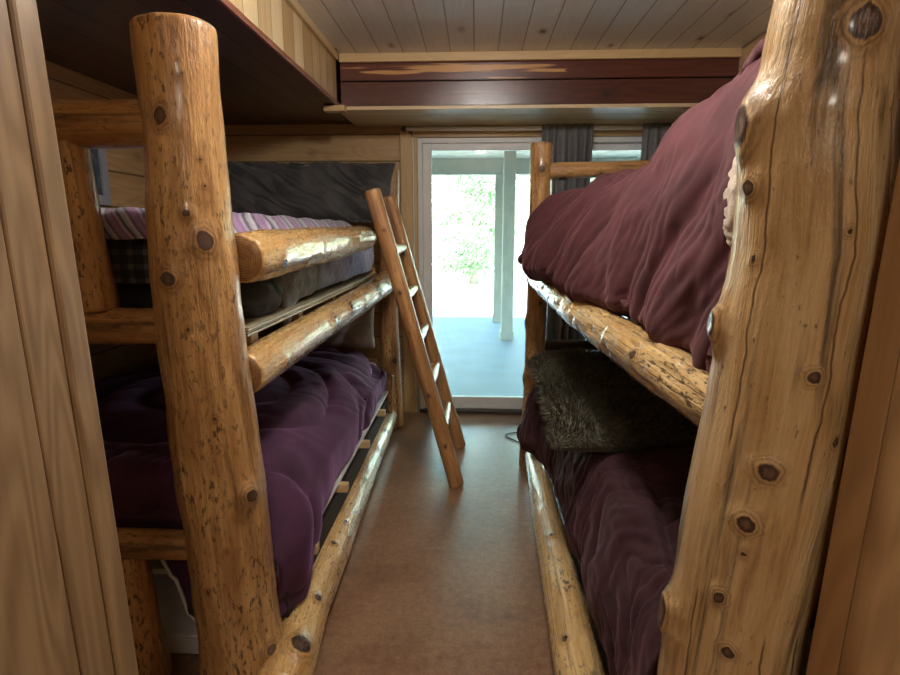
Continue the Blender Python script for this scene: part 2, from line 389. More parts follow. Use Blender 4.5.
# ------------------------------------------------------------------ log builder
def log(name, pts, parent, mat='log_honey', end='log_end', seed=0, knots=(), n=32, step=.02, amp=.05, hew=.0, label=None, flat=None, chip=.0):
    """hand-peeled log: pts = [(xyz, radius)...]; knots = [(distance along log, angle in deg, size, height)]"""
    P = [Vector(p) for p, r in pts]; R = [r for p, r in pts]
    segs = [(P[i+1]-P[i]).length for i in range(len(P)-1)]
    total = sum(segs)
    cum = [0]
    for q in segs: cum.append(cum[-1]+q)
    def at(d):
        d = max(0, min(total, d))
        for i in range(len(segs)):
            if d <= cum[i+1] + 1e-9:
                f = (d-cum[i])/segs[i]
                g = f*f*(3-2*f)
                return P[i].lerp(P[i+1], f), R[i]+(R[i+1]-R[i])*g
    t = (P[-1]-P[0]).normalized()
    if abs(t.z) > .7:
        e1 = Vector((1,0,0)); e1 = (e1 - t*e1.dot(t)).normalized(); e2 = t.cross(e1)
    else:
        e2 = Vector((0,0,1)); e2 = (e2 - t*e2.dot(t)).normalized(); e1 = t.cross(e2)
    ns = max(6, int(total/step))
    ss = [0.0, .004, .012] + [total*i/ns for i in range(1, ns)] + [total-.012, total-.004, total]
    ss = sorted(q for q in ss if 0 <= q <= total)
    verts, gc, kn = [], [], []
    so = Vector((seed*7.31, seed*3.17, seed*1.73))
    for s_ in ss:
        c, r0 = at(s_)
        edge = min(s_, total-s_)
        rr = r0*(1 - .10*max(0, 1-edge/.012)**2)
        for k in range(n):
            a = 2*PI*k/n
            ca, sa = math.cos(a), math.sin(a)
            q = Vector((ca*.9, sa*.9, s_*2.2)) + so
            d = amp*fbm(q, 3, 1.0) + amp*.35*noise.noise(Vector((ca*3, sa*3, s_*9))+so)
            if hew:   # drawknife facets
                d += hew*noise.cell(Vector((ca*2.3+9, sa*2.3, s_*6))+so)
            if chip:
                d -= chip*max(0, noise.noise(Vector((ca*2, sa*2, s_*14))+so)-.15)
            kk = 0.0
            bulge = 0.0
            for kq in knots:
                ks, ka, sz, h = kq[:4]; el = kq[4] if len(kq) > 4 else 1.2
                ds = s_-ks
                if abs(ds) > sz*4.5: continue
                da = (a-math.radians(ka)+PI) % (2*PI) - PI
                d2 = (ds/(sz*el))**2 + (da*r0/sz)**2
                if d2 < 12: d2 *= 1+.45*noise.noise(Vector((ds/sz*.8+ks*9, da*r0/sz*.8, ka)))+.25*noise.noise(Vector((ds/sz*2.2, da*r0/sz*2.2+ks*9, ka)))
                bulge += h*math.exp(-d2*.45) - h*.45*math.exp(-d2*3.0)
                kk = max(kk, math.exp(-d2*.36))
            rad = rr*(1+d) + bulge
            if flat:   # (angle, depth fraction): one hewn flat side
                da = a-math.radians(flat[0]); lim = r0*flat[1]
                pr = rad*math.cos(da)
                if pr > lim: rad = lim/math.cos(da)
            verts.append(c + (e1*ca + e2*sa)*rad)
            gc.append((ca*rad, sa*rad, s_)); kn.append(kk)
    faces, mi = [], []
    for i in range(len(ss)-1):
        for k in range(n):
            a = i*n+k; b = i*n+(k+1) % n
            faces.append((a, b, b+n, a+n)); mi.append(0)
    # end caps: inner ring + centre
    for row, rev in ((0, True), (len(ss)-1, False)):
        ctr = sum((verts[row*n+k] for k in range(n)), Vector())/n
        sgn = -1 if rev else 1
        b0 = len(verts)
        for k in range(n):
            v = verts[row*n+k]
            verts.append(ctr + (v-ctr)*.6 + t*sgn*.004); g = gc[row*n+k]; gc.append((g[0]*.6, g[1]*.6, g[2])); kn.append(0)
        verts.append(ctr + t*sgn*.005); gc.append((0, 0, ss[row])); kn.append(0); cc = len(verts)-1
        for k in range(n):
            a, b = row*n+k, row*n+(k+1) % n; a2, b2 = b0+k, b0+(k+1) % n
            faces.append((b, a, a2, b2) if rev else (a, b, b2, a2)); mi.append(1)
            faces.append((b2, a2, cc) if rev else (a2, b2, cc)); mi.append(1)
    me = bpy.data.meshes.new(name)
    me.from_pydata([tuple(v) for v in verts], [], faces)
    me.polygons.foreach_set('material_index', mi)
    at_ = me.attributes.new('gc', 'FLOAT_VECTOR', 'POINT'); at_.data.foreach_set('vector', [c for g in gc for c in g])
    ak = me.attributes.new('knot', 'FLOAT', 'POINT'); ak.data.foreach_set('value', kn)
    me.update()
    o = link(name, me, [M[mat], M[end]], parent)
    if label: o['label'] = label
    return o

# ------------------------------------------------------------------ cloth builder
def sheet(name, fn, nu, nv, mat, parent=None, disp=None, solid=0.0, inv=False):
    pts = [[Vector(fn(i/(nu-1), j/(nv-1))) for j in range(nv)] for i in range(nu)]
    def normal(i, j):
        a = pts[min(i+1, nu-1)][j] - pts[max(i-1, 0)][j]
        b = pts[i][min(j+1, nv-1)] - pts[i][max(j-1, 0)]
        c = a.cross(b)
        return c.normalized()*(-1 if inv else 1) if c.length > 1e-9 else Vector((0,0,1))
    verts = []
    for i in range(nu):
        for j in range(nv):
            p = pts[i][j]
            if disp:
                p = p + normal(i, j)*disp(i/(nu-1), j/(nv-1), p)
            verts.append(tuple(p))
    faces = [(i*nv+j, (i+1)*nv+j, (i+1)*nv+j+1, i*nv+j+1) for i in range(nu-1) for j in range(nv-1)]
    if inv: faces = [f[::-1] for f in faces]
    me = bpy.data.meshes.new(name); me.from_pydata(verts, [], faces); me.update()
    o = link(name, me, mat, parent)
    if solid:
        m = o.modifiers.new('thickness', 'SOLIDIFY'); m.thickness = solid; m.offset = -1
    return o

def poly(prof, t):
    """point at parameter t along a Catmull-Rom profile of 3-D points"""
    n = len(prof)-1
    x = min(max(t, 0), .999999)*n; i = int(x); f = x-i
    p0, p1, p2, p3 = (Vector(prof[max(i-1, 0)]), Vector(prof[i]), Vector(prof[i+1]), Vector(prof[min(i+2, n)]))
    return .5*((2*p1) + (-p0+p2)*f + (2*p0-5*p1+4*p2-p3)*f*f + (-p0+3*p1-3*p2+p3)*f**3)

def lerp_tab(tab, y):
    """piecewise linear table of (y, a, b, ...)"""
    if y <= tab[0][0]: return tab[0][1:]
    for A, B in zip(tab, tab[1:]):
        if y <= B[0]:
            f = (y-A[0])/(B[0]-A[0]); f = f*f*(3-2*f)
            return tuple(a+(b-a)*f for a, b in zip(A[1:], B[1:]))
    return tab[-1][1:]

def ridge(x, k=1.0):
    return (1-abs(noise.noise(x)))**(3*k)

def pillow(name, center, ex, ey, ez, size, mat, parent=None, puff=.5, disp=None, n=48, solid=False):
    """cushion: size (w, d, h); ex, ey, ez its axes"""
    ex, ey, ez = (Vector(a).normalized() for a in (ex, ey, ez)); c = Vector(center)
    w, d, h = size
    verts, faces = [], []
    for side in (1, -1):
        for i in range(n):
            for j in range(n):
                u = i/(n-1)*2-1; v = j/(n-1)*2-1
                e = max(0, (1-abs(u)**4)*(1-abs(v)**4))**puff
                pin = 1 - .05*(1-abs(u)**2)*abs(v)**6 ; pin2 = 1 - .05*(1-abs(v)**2)*abs(u)**6
                p = ex*(u*w/2*pin2) + ey*(v*d/2*pin) + ez*(side*h/2*e)
                if disp: p = p + ez*side*disp(u, v, side)*min(1, e*2)
                verts.append(tuple(c+p))
    N = n*n
    for i in range(n-1):
        for j in range(n-1):
            a = i*n+j
            faces.append((a, a+n, a+n+1, a+1)); faces.append((N+a, N+a+1, N+a+n+1, N+a+n))
    me = bpy.data.meshes.new(name); me.from_pydata(verts, [], faces)
    bm = bmesh.new(); bm.from_mesh(me); bmesh.ops.remove_doubles(bm, verts=bm.verts, dist=.0008)
    bmesh.ops.recalc_face_normals(bm, faces=bm.faces); bm.normal_update()
    if sum((f.calc_center_median()-c).dot(f.normal) for f in bm.faces) < 0:
        bmesh.ops.reverse_faces(bm, faces=bm.faces)
    bm.to_mesh(me); bm.free(); me.update()
    return link(name, me, mat, parent)

# ------------------------------------------------------------------ the room
XL, XR, YB, ZC = -1.93, 1.55, 4.20, 2.45
DX0, DX1, DZ = -.425, 1.40, 2.045        # sliding door opening

b = MB().box(-2.4, 2.0, -2.4, YB+.02, -.12, 0); struct(b.build('floor', M['floor']))
b = MB().box(-2.4, 2.0, -2.4, YB+.15, ZC, ZC+.1); struct(b.build('ceiling', M['ceil']))
b = MB().box(XL-.15, DX0, YB, YB+.15, 0, ZC).box(DX1, XR+.15, YB, YB+.15, 0, ZC).box(DX0, DX1, YB, YB+.15, DZ, ZC)
struct(b.build('wall_back', M['wall_x']))
struct(MB().box(XL-.15, XL, .9, YB, 0, ZC).build('wall_left', M['wall_y']))
struct(MB().box(XR, XR+.15, .9, YB, 0, ZC).build('wall_right', M['wall_y']))
# partition with the doorway the picture is taken through, and the hall behind it
b = MB().box(-2.4, -.735, .60, .90, 0, ZC).box(.72, 2.0, .60, .90, 0, ZC).box(-.735, .72, .60, .90, 2.16, ZC)
struct(b.build('wall_front', M['wall_x']))
b = MB().box(-2.4, 2.0, -2.4, -2.3, 0, ZC); struct(b.build('wall_hall_end', M['wall_x']))
b = MB().box(-2.4, -2.3, -2.3, .6, 0, ZC); struct(b.build('wall_hall_left', M['wall_y']))
b = MB().box(1.9, 2.0, -2.3, .6, 0, ZC); struct(b.build('wall_hall_right', M['wall_y']))

# doorway jambs: stepped pine boards
def jamb(name, xb, xt, back, y0, y1, m, bev):
    pts = []
    for z, x in ((0, xb), (2.15, xt)):
        a, c_ = (back, x) if back < x else (x, back)
        pts += [(a, y0, z), (c_, y0, z), (c_, y1, z), (a, y1, z)]
    b = MB(); b.quadbox(pts); struct(b.build(name, m, bevel=bev))
jamb('trim_1', -.627, -.688, -.74, .58, .776, M['jamb_l'], .003)
jamb('trim_2', -.626, -.687, -.74, .779, .851, M['jamb_l'], .004)
jamb('trim_3', -.620, -.681, -.74, .853, .905, M['jamb_l'], .006)
jamb('trim_4', .576, .655, .72, .72, .905, M['jamb_r'], .004)
jamb('trim_5', .564, .643, .72, .58, .717, M['jamb_r'], .004)

# cedar beam and the pine soffit at the far end
struct(MB().box(-.84, XR, 3.64, 3.68, 2.296, 2.398).box(-.84, XR, 3.642, 3.68, 2.147, 2.293).build('trim_6', M['cedar'], bevel=.003))
struct(MB().box(-.84, XR, 3.615, 3.68, 2.40, ZC).build('trim_7', M['pine_trim'], bevel=.004))
struct(MB().box(-.86, XR, 3.615, YB, 2.125, 2.146).build('trim_8', M['pine_soffit'], bevel=.002))
# bulkhead over the left bunks: upright pine face, dark cedar underside, crown strip, corner block
struct(MB().box(-.885, -.865, .905, 3.64, 2.165, ZC).build('trim_9', M['pine_v']))
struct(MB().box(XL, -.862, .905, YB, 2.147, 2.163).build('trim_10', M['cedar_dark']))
struct(MB().box(-.862, -.846, .905, 3.63, 2.143, 2.168).build('trim_11', M['cedar_edge'], bevel=.003))
struct(MB().box(-.866, -.842, .905, 3.615, 2.41, ZC).build('trim_12', M['pine_trim'], bevel=.005))
struct(MB().box(-.93, -.80, 3.55, 3.62, 2.108, 2.143).build('trim_13', M['pine_trim'], bevel=.004))
# boards round the patio door
struct(MB().box(-.548, -.462, 4.165, YB, 0, 2.122).build('trim_14', M['pine_case'], bevel=.004))
struct(MB().box(-.460, -.452, 4.180, YB, 0, 2.06).build('trim_15', M['white']))
struct(MB().box(-.450, DX0-.002, 4.172, YB, 0, 2.06).build('trim_16', M['pine_case'], bevel=.003))
struct(MB().box(-.460, XR, 4.172, YB, 2.048, 2.122).build('trim_17', M['pine_trim'], bevel=.003))

# ------------------------------------------------------------------ sliding patio door
door = empty('door_1', (.49, YB, 0), None, None); door['kind'] = 'structure'
fy0, fy1 = 4.18, 4.30
b = MB().box(DX0, DX0+.035, fy0, fy1, .02, DZ).box(DX1-.035, DX1, fy0, fy1, .02, DZ).box(DX0+.035, DX1-.035, fy0, fy1, DZ-.035, DZ)
b.build('door_frame', M['white'], door, bevel=.004)
MB().box(DX0, DX1, fy0-.02, fy1, .0, .028).build('threshold', M['dark_metal'], door, bevel=.004)
def panel(x0, x1, y0, y1):
    st = .065
    b = MB().box(x0, x0+st, y0, y1, .03, DZ-.035).box(x1-st, x1, y0, y1, .03, DZ-.035)
    b.box(x0+st, x1-st, y0, y1, DZ-.085, DZ-.035).box(x0+st, x1-st, y0, y1, .03, .125)
    p = b.build('sliding_panel', M['white'], door, bevel=.006)
    MB().box(x0+st-.005, x1-st+.005, (y0+y1)/2-.003, (y0+y1)/2+.003, .12, DZ-.08).build('glass', M['glass'], p)
panel(DX0+.036, .52, 4.195, 4.235)
panel(.46, DX1-.036, 4.24, 4.28)
MB().box(.425, .445, 4.175, 4.195, .95, 1.15).build('handle', M['white'], door, bevel=.006)

# ------------------------------------------------------------------ curtain rod and curtains
rod = empty('curtain_rod', (.45, 4.09, 2.09), 'white curtain rod across the top of the glass patio door', 'curtain rod')
MB().tube([(-.50, 4.09, 2.092), (1.48, 4.09, 2.086)], .014, 14).build('rod', M['white_metal'], rod, smooth=True)
for x in (-.51, 1.485):
    MB().tube([(x-.02, 4.09, 2.09), (x-.005, 4.09, 2.09), (x+.01, 4.09, 2.09), (x+.02, 4.09, 2.09)], [.012, .019, .019, .012], 14).build('finial', M['dark_metal'], rod, smooth=True)
for x in (-.47, .62, 1.44):
    MB().box(x-.008, x+.008, 4.088, 4.174, 2.070, 2.080).box(x-.012, x+.012, 4.166, 4.172, 2.055, 2.115).build('bracket', M['dark_metal'], rod)

def curtain(x0, x1, folds, label, seed):
    z0, z1 = .06, 2.112
    def fn(u, v):
        x = x0+(x1-x0)*u; z = z1+(z0-z1)*v
        amp = .016+.022*min(1, v*2.2)
        ph = u*folds*2*PI + .8*math.sin(u*5+seed)
        y = 4.065 + amp*math.sin(ph) + .012*noise.noise(Vector((u*6, v*2.2, seed)))
        if v < .03: y = 4.063+.010*math.sin(ph)
        return (x + .012*math.sin(v*4+u*9+seed), y, z)
    o = sheet('curtain', fn, 110, 60, M['curtain'], solid=.003)
    return tag(o, label, 'curtain')
curtain(.435, .80, 6, 'wide gathered dark grey curtain hanging between the two patio door panes', 1.0)
curtain(1.12, 1.40, 5, 'dark grey curtain at the right end of the white rod, half behind the burgundy comforter', 2.0)

# ------------------------------------------------------------------ left bunk bed
BL = empty('bunk_bed', (-1.25, 2.65, 0), 'honey coloured log bunk bed on the left, its side rails topped by a guard rail', 'bunk bed')
LK = [(1.372, -47, .022, .010, 1.25), (1.280, -97, .020, .010, 1.0), (1.442, -66, .011, .008, 1.0), (1.507, -40, .006, .004, 1.0), (1.674, -93, .018, .003, 1.3), (.667, -31, .018, .024, 1.1),
      (1.572, -44, .006, .003, 1.0), (1.147, -80, .006, .002, 1.5), (.902, -61, .006, .002, 1.5), (.40, -100, .007, .003, 1.3), (.16, -25, .018, .014, 1.0), (1.77, -60, .005, .002, 1.0), (.52, -70, .005, .002, 1.6)]
log('post', [((-.708, 1.5, 0), .132), ((-.720, 1.5, .25), .117), ((-.726, 1.5, .52), .119), ((-.744, 1.5, .80), .120), ((-.755, 1.5, 1.05), .117),
             ((-.762, 1.5, 1.25), .113), ((-.768, 1.5, 1.43), .107), ((-.762, 1.5, 1.66), .099), ((-.762, 1.5, 1.905), .101)],
    BL, 'log_honey', seed=3, knots=LK, n=80, step=.009, amp=.055, hew=.010)
log('post', [((-.585, 3.86, 0), .075), ((-.605, 3.86, .8), .066), ((-.575, 3.86, 1.80), .060)], BL, 'log_honey', seed=4, n=40, step=.02, amp=.06,
    knots=[(.5, -60, .02, .01), (1.3, -80, .015, .01)])
log('post', [((-1.82, 1.5, 0), .09), ((-1.82, 1.5, 1.85), .08)], BL, 'log_honey', seed=5, n=24, step=.04)
log('post', [((-1.82, 3.9, 0), .08), ((-1.82, 3.9, 1.80), .07)], BL, 'log_honey', seed=6, n=24, step=.04)
# end rails (near and far)
for y, zz, rr in ((1.5, (1.672, 1.138, .469), (.062, .052, .045)), (3.88, (1.62, 1.09, .45), (.05, .05, .045))):
    for z, r, s_ in zip(zz, rr, (11, 12, 13)):
        log('end_rail', [((-1.75, y, z-.008), r*1.05), ((-1.1, y, z), r*.98), ((-.70, y, z), r*.97)], BL, 'log_honey', seed=s_, n=36, step=.02, amp=.07,
            knots=[(.93, -70, .010, .005)] if s_ == 11 else [(.75, -60, .012, .004)])
for x, z0, z1, s_, r in ((-1.045, 1.18, 1.64, 21, .045), (-1.40, 1.18, 1.64, 22, .042), (-1.015, .0, .44, 23, .052)):
    log('spindle', [((x, 1.5, z0), r*1.15), ((x-.012, 1.5, (z0+z1)/2), r*.95), ((x-.02, 1.5, z1), r*.85)], BL, 'log_honey', seed=s_, n=32, step=.015, amp=.09,
        knots=[(.17, -110, .014, .006)])
# long side rails facing the aisle
log('guard_rail', [((-.668, 1.585, 1.318), .070), ((-.655, 1.72, 1.325), .074), ((-.640, 2.3, 1.338), .072), ((-.62, 3.1, 1.356), .066), ((-.615, 3.22, 1.36), .05)], BL, 'log_rail', seed=31,
    n=56, step=.012, amp=.06, hew=.022, chip=.10, knots=[(.12, -20, .018, .006), (.5, 70, .012, .004), (.9, 60, .01, .004), (1.5, 10, .018, .008)])
log('side_rail', [((-.68, 1.56, .985), .066), ((-.655, 2.3, 1.005), .067), ((-.615, 3.0, 1.03), .069), ((-.600, 3.80, 1.055), .074)], BL, 'log_rail', seed=32,
    n=56, step=.012, amp=.055, chip=.06, knots=[(.18, -10, .012, .01), (.75, 15, .022, .014), (1.0, 30, .02, .016), (1.25, -5, .018, .014), (1.6, 25, .02, .015), (1.9, 0, .02, .012)])
log('side_rail', [((-.560, 1.36, .070), .082), ((-.585, 1.75, .085), .078), ((-.605, 2.7, .085), .074), ((-.618, 3.80, .10), .070)], BL, 'log_rail', seed=33,
    n=56, step=.012, amp=.055, knots=[(.12, 60, .028, .022), (.35, 55, .014, .008), (.55, 20, .010, .006), (.68, 70, .011, .007), (.8, 30, .010, .006), (.86, 60, .010, .006), (1.0, 15, .012, .006), (1.3, 50, .012, .007), (1.7, 40, .013, .007), (2.0, 50, .012, .006)])
log('side_rail', [((-1.80, 1.56, .99), .066), ((-1.80, 3.85, .99), .066)], BL, 'log_honey', seed=34, n=20, step=.05)
log('peg', [((-.60, 3.70, .15), .030), ((-.585, 3.71, .42), .028)], BL, 'log_honey', seed=36, n=24, step=.02, knots=[(.08, -60, .008, .004), (.2, -50, .008, .004)])
MB().box(-1.86, -.672, 1.60, 3.78, 1.088, 1.100).box(-1.86, -.668, 1.60, 3.78, 1.103, 1.115).build('upper_platform', M['plywood'], BL)
for y in (1.72, 2.2, 2.75, 3.3):
    MB().box(-1.80, -.70, y-.03, y+.03, 1.045, 1.087).build('slat', M['pine_trim'], BL, bevel=.003)
MB().box(-1.86, -.592, 1.60, 3.74, .300, .318).build('lower_platform', M['sheet'], BL, bevel=.002)
for y in (1.81, 2.29, 2.80, 3.32):
    MB().box(-1.80, -.556, y-.019, y+.019, .262, .299).build('slat', M['log_cut'] if False else M['pine_trim'], BL, bevel=.003)
# ledger that carries the lower slats
MB().box(-.64, -.60, 1.6, 3.80, .155, .2545).build('ledger', M['ledger'], BL)

# ------------------------------------------------------------------ right bunk bed
BR = empty('bunk_bed', (.95, 2.1, 0), 'pale log bunk bed on the right, its thick knotty corner post nearest the camera', 'bunk bed')
RK = [(1.711, -98, .023, .010, 1.15), (.987, -118, .016, .012, 1.0), (1.162, -101, .011, .006, 1.0), (1.469, -168, .013, .010, 1.2), (1.349, -158, .007, .005, 1.2),
      (.884, -125, .016, .012, 1.0), (.725, -133, .011, .010, 1.15), (.624, -120, .012, .010, 1.0), (.825, -122, .006, .003, 1.3), (1.575, -182, .026, .026, 1.5), (1.222, -188, .018, .030, 1.5), (.610, -186, .024, .028, 1.4), (1.05, -75, .007, .002, 1.4), (1.40, -95, .005, .002, 1.6)]
log('post', [((.52, 1.05, 0), .150), ((.528, 1.05, .45), .128), ((.541, 1.05, .65), .125), ((.560, 1.05, .87), .131), ((.581, 1.05, 1.08), .128), ((.588, 1.05, 1.22), .125),
             ((.600, 1.05, 1.36), .124), ((.594, 1.05, 1.47), .122), ((.590, 1.05, 1.58), .116), ((.597, 1.05, 1.69), .104), ((.602, 1.05, 1.80), .098), ((.605, 1.05, 1.95), .096)],
    BR, 'log_pale', seed=41, knots=RK, n=96, step=.008, amp=.030)
log('post', [((.338, 3.19, 0), .068), ((.345, 3.19, .55), .058), ((.352, 3.19, 1.0), .060), ((.350, 3.19, 1.86), .060)], BR, 'log_honey', seed=42, n=40, step=.015, amp=.05,
    knots=[(1.72, -90, .018, .010), (.88, 180, .018, .012), (.55, 190, .018, .014), (1.0, -80, .012, .006)])
log('post', [((1.42, 1.05, 0), .09), ((1.42, 1.05, 1.9), .08)], BR, 'log_pale', seed=43, n=24, step=.04)
log('post', [((1.42, 3.19, 0), .07), ((1.42, 3.19, 1.86), .06)], BR, 'log_honey', seed=44, n=24, step=.04)
for y, zz, rr in ((3.19, (1.715, .745, .34), (.042, .030, .04)), (1.05, (1.70, 1.10, .40), (.05, .05, .045))):
    for z, r, s_ in zip(zz, rr, (51, 52, 53)):
        k = [(.10, -70, .022, .014), (.3, -40, .012, .006)] if (y > 2 and s_ == 51) else []
        log('end_rail', [(((.37 if y > 2 else .60), y, z), r), ((.9, y, z+.012), r*1.02), ((1.40, y, z+.01), r)], BR, 'log_backlit' if (y > 2 and s_ == 52) else 'log_honey', seed=s_+int(y), n=36, step=.02, amp=.08, knots=k)
for x in (.62, .9, 1.18):
    log('spindle', [((x, 3.19, .37), .022), ((x, 3.19, .73), .020)], BR, 'log_honey', seed=55, n=16, step=.04)
log('side_rail', [((.575, 1.06, 1.000), .070), ((.532, 1.35, 1.022), .070), ((.42, 2.2, 1.078), .068), ((.335, 3.16, 1.143), .056)], BR, 'log_hewn', seed=61,
    n=64, step=.010, amp=.055, hew=.030, chip=.22, knots=[(.5, 160, .016, .004)])
log('side_rail', [((.335, 1.06, .075), .076), ((.322, 1.45, .08), .074), ((.340, 2.3, .085), .068), ((.358, 3.12, .095), .060)], BR, 'log_hewn', seed=62,
    n=48, step=.014, amp=.05, chip=.05, knots=[(.5, 120, .012, .004), (1.1, 100, .01, .004)])
log('side_rail', [((1.42, 1.1, 1.05), .062), ((1.42, 3.15, 1.05), .062)], BR, 'log_rail', seed=63, n=20, step=.05)
MB().box(.60, 1.46, 1.20, 3.10, 1.115, 1.135).build('upper_platform', M['plywood'], BR)
MB().box(.50, 1.46, 1.20, 3.10, .285, .305).build('lower_platform', M['plywood'], BR)
for y in (1.35, 1.9, 2.45, 2.95):
    MB().box(.51, 1.44, y-.03, y+.03, .235, .284).build('slat', M['pine_trim'], BR)
MB().box(.50, .54, 1.12, 3.12, .06, .234).build('ledger', M['ledger'], BR)

# ------------------------------------------------------------------ ladder
LD = empty('ladder', (-.10, 3.2, 0), 'peeled log ladder with five rungs leaning on the left bunk by the patio door', 'ladder')
def lr(y, f, dx=0): return Vector((-.094 + (-.53+.094)*f + dx, y, 1.60*f))
log('rail', [(lr(2.92, 0), .043), (lr(2.92, .5), .041), (lr(2.92, 1), .041)], LD, 'log_ladder', seed=71, n=40, step=.015, amp=.04,
    knots=[(.55, -100, .010, .004), (1.12, -95, .011, .005), (1.45, -80, .008, .003), (.9, -110, .007, .003), (.25, -85, .009, .004)])
log('rail', [(lr(3.48, 0), .042), (lr(3.48, .5), .040), (lr(3.48, 1), .038)], LD, 'log_ladder', seed=72, n=40, step=.015, amp=.04,
    knots=[(1.3, -95, .010, .004), (.8, -85, .009, .004)])
for z in (.30, .561, .805, 1.047, 1.294):
    f = z/1.60
    log('rung', [(lr(2.935, f, .0), .026), (lr(3.2, f, .0), .030), (lr(3.465, f, .0), .026)], LD, 'log_ladder', 'log_cut', seed=int(z*100), n=24, step=.02, amp=.05)

# ------------------------------------------------------------------ left bunk bedding
mt = empty('mattress', (-1.27, 2.68, 1.116), 'dark navy mattress on the upper left bunk under the quilt', 'mattress')
def soft_box(name, x0, x1, y0, y1, z0, z1, mat, parent, bevel=.05, wob=.006, seed=0.0, cuts=24):
    bm = bmesh.new(); bmesh.ops.create_cube(bm, size=1)
    bmesh.ops.scale(bm, vec=(x1-x0, y1-y0, z1-z0), verts=bm.verts)
    bmesh.ops.translate(bm, vec=((x0+x1)/2, (y0+y1)/2, (z0+z1)/2), verts=bm.verts)
    bmesh.ops.bevel(bm, geom=bm.edges[:], offset=bevel, segments=4, affect='EDGES', profile=.5)
    bmesh.ops.subdivide_edges(bm, edges=[e for e in bm.edges if e.calc_length() > bevel*1.6], cuts=cuts, use_grid_fill=True)
    bm.normal_update()
    for v in bm.verts:
        v.co += v.normal*wob*fbm(v.co+Vector((seed, 0, 0)), 3, 6)
    me = bpy.data.meshes.new(name); bm.to_mesh(me); bm.free()
    return link(name, me, mat, parent)
soft_box('mattress_body', -1.84, -.80, 1.66, 3.70, 1.118, 1.31, M['navy'], mt, .04)

# quilt: patchwork draped over the aisle side of the mattress, open at the near end
def q_fn(u, v):
    y = 2.02+(3.74-2.02)*u
    wav = .012*math.sin(y*9)+.010*noise.noise(Vector((y*5, 1, 2)))
    prof = [(-1.80, y, 1.39), (-1.3, y, 1.395), (-.95, y, 1.40), (-.76+wav, y, 1.385), (-.700+wav, y, 1.31), (-.690+wav*1.5, y, 1.22), (-.705+wav, y, 1.135)]
    p = poly(prof, v)
    near = max(0, 1-(y-2.02)/.20)
    p.z -= .16*near**2*max(0, min(1, (p.x+1.3)/.5))
    return p
q = sheet('quilt', q_fn, 120, 70, M['quilt'], disp=lambda u, v, p: .010*fbm(p, 3, 9)+.004*math.sin(p.y*70)*math.sin(p.z*70), solid=.03, inv=True)
tag(q, 'grey and lilac patchwork quilt hanging down the side of the upper left bunk', 'quilt')

# plaid cover folded over the near end of the mattress, striped blanket folded on top
def p_fn(u, v):
    x = -1.86+(-.80+1.86)*u
    prof = [(x, 2.1, 1.402), (x, 1.8, 1.405), (x, 1.66, 1.40), (x, 1.618, 1.36), (x, 1.61, 1.30), (x, 1.615, 1.245)]
    return poly(prof, v)
o = sheet('plaid_blanket', p_fn, 90, 50, M['plaid'], disp=lambda u, v, p: .008*fbm(p, 3, 10)+.006*math.sin(p.x*40), solid=.02)
o.data.flip_normals() if o.data.polygons[0].normal.z < 0 else None
tag(o, 'dark grey plaid blanket hanging over the near end of the upper left mattress', 'blanket')
def s_fn(u, v):
    x = -1.86+(-.725+1.86)*u
    prof = [(x, 3.5, 1.432), (x, 2.6, 1.436), (x, 1.75, 1.440), (x, 1.612, 1.435), (x, 1.582, 1.405), (x, 1.580, 1.375)]
    p = poly(prof, v); p.z -= .075*max(0, (u-.90)/.10)**2
    return p
o = sheet('striped_blanket', s_fn, 90, 90, M['stripe'], disp=lambda u, v, p: .006*fbm(p, 3, 8)+.003*math.sin(p.x*55+p.y*18), solid=.022)
tag(o, 'purple and white diagonally striped blanket spread on top of the upper left bunk', 'blanket')

def bundle_fn(u, v):
    a = u*2*PI; t = v*PI
    r = .5
    x, y, z = math.sin(t)*math.cos(a), math.sin(t)*math.sin(a), math.cos(t)
    f = lambda q, e: math.copysign(abs(q)**e, q)
    return (-.80+f(x, .7)*.115, 1.86+f(y, .7)*.13, 1.185+f(z, .75)*.075)
o = sheet('fleece_bundle', bundle_fn, 60, 40, M['bundle'], disp=lambda u, v, p: .014*fbm(p, 3, 9))
fb = tag(o, 'dark grey rolled fleece tucked under the guard rail of the upper left bunk', 'bundle')
bd = []
for i in range(28):
    a = PI*1.15*i/27-.2
    bd.append((-.80+.117*math.cos(a)*.98, 1.90, 1.185+.079*math.sin(a)))
MB().tube(bd, .009, 8).build('band', M['teal'], o, smooth=True)['label'] = 'teal band'

def vel(u, v, s):
    p = Vector((u*2.2, v*.9, 3.3))
    d = u*5+v*2.4
    d += .5*noise.noise(Vector((u*3, v*1.5, 2)))
    m = .4+1.2*max(0, .3+noise.noise(Vector((u*2.5, v*1.6, 9))))
    return -.060*m*ridge(Vector((d*.8, v*.5-u*.4, 1.0)), .8)+.020*noise.noise(p*1.5)-.030*m*ridge(Vector((d*1.9+3, v*.9, 7.0)))
# long charcoal pillow propped against the back wall
ax = Vector((1, .03, -.01)).normalized(); up = Vector((0.0, .30, 1)).normalized(); up = (up-ax*up.dot(ax)).normalized()
o = pillow('pillow', (-1.13, 3.62, 1.635), ax, up, ax.cross(up), (1.24, .40, .24), M['charcoal'], puff=.45, disp=vel, n=110)
tag(o, 'long charcoal velvet pillow propped at the head of the upper left bunk', 'pillow')

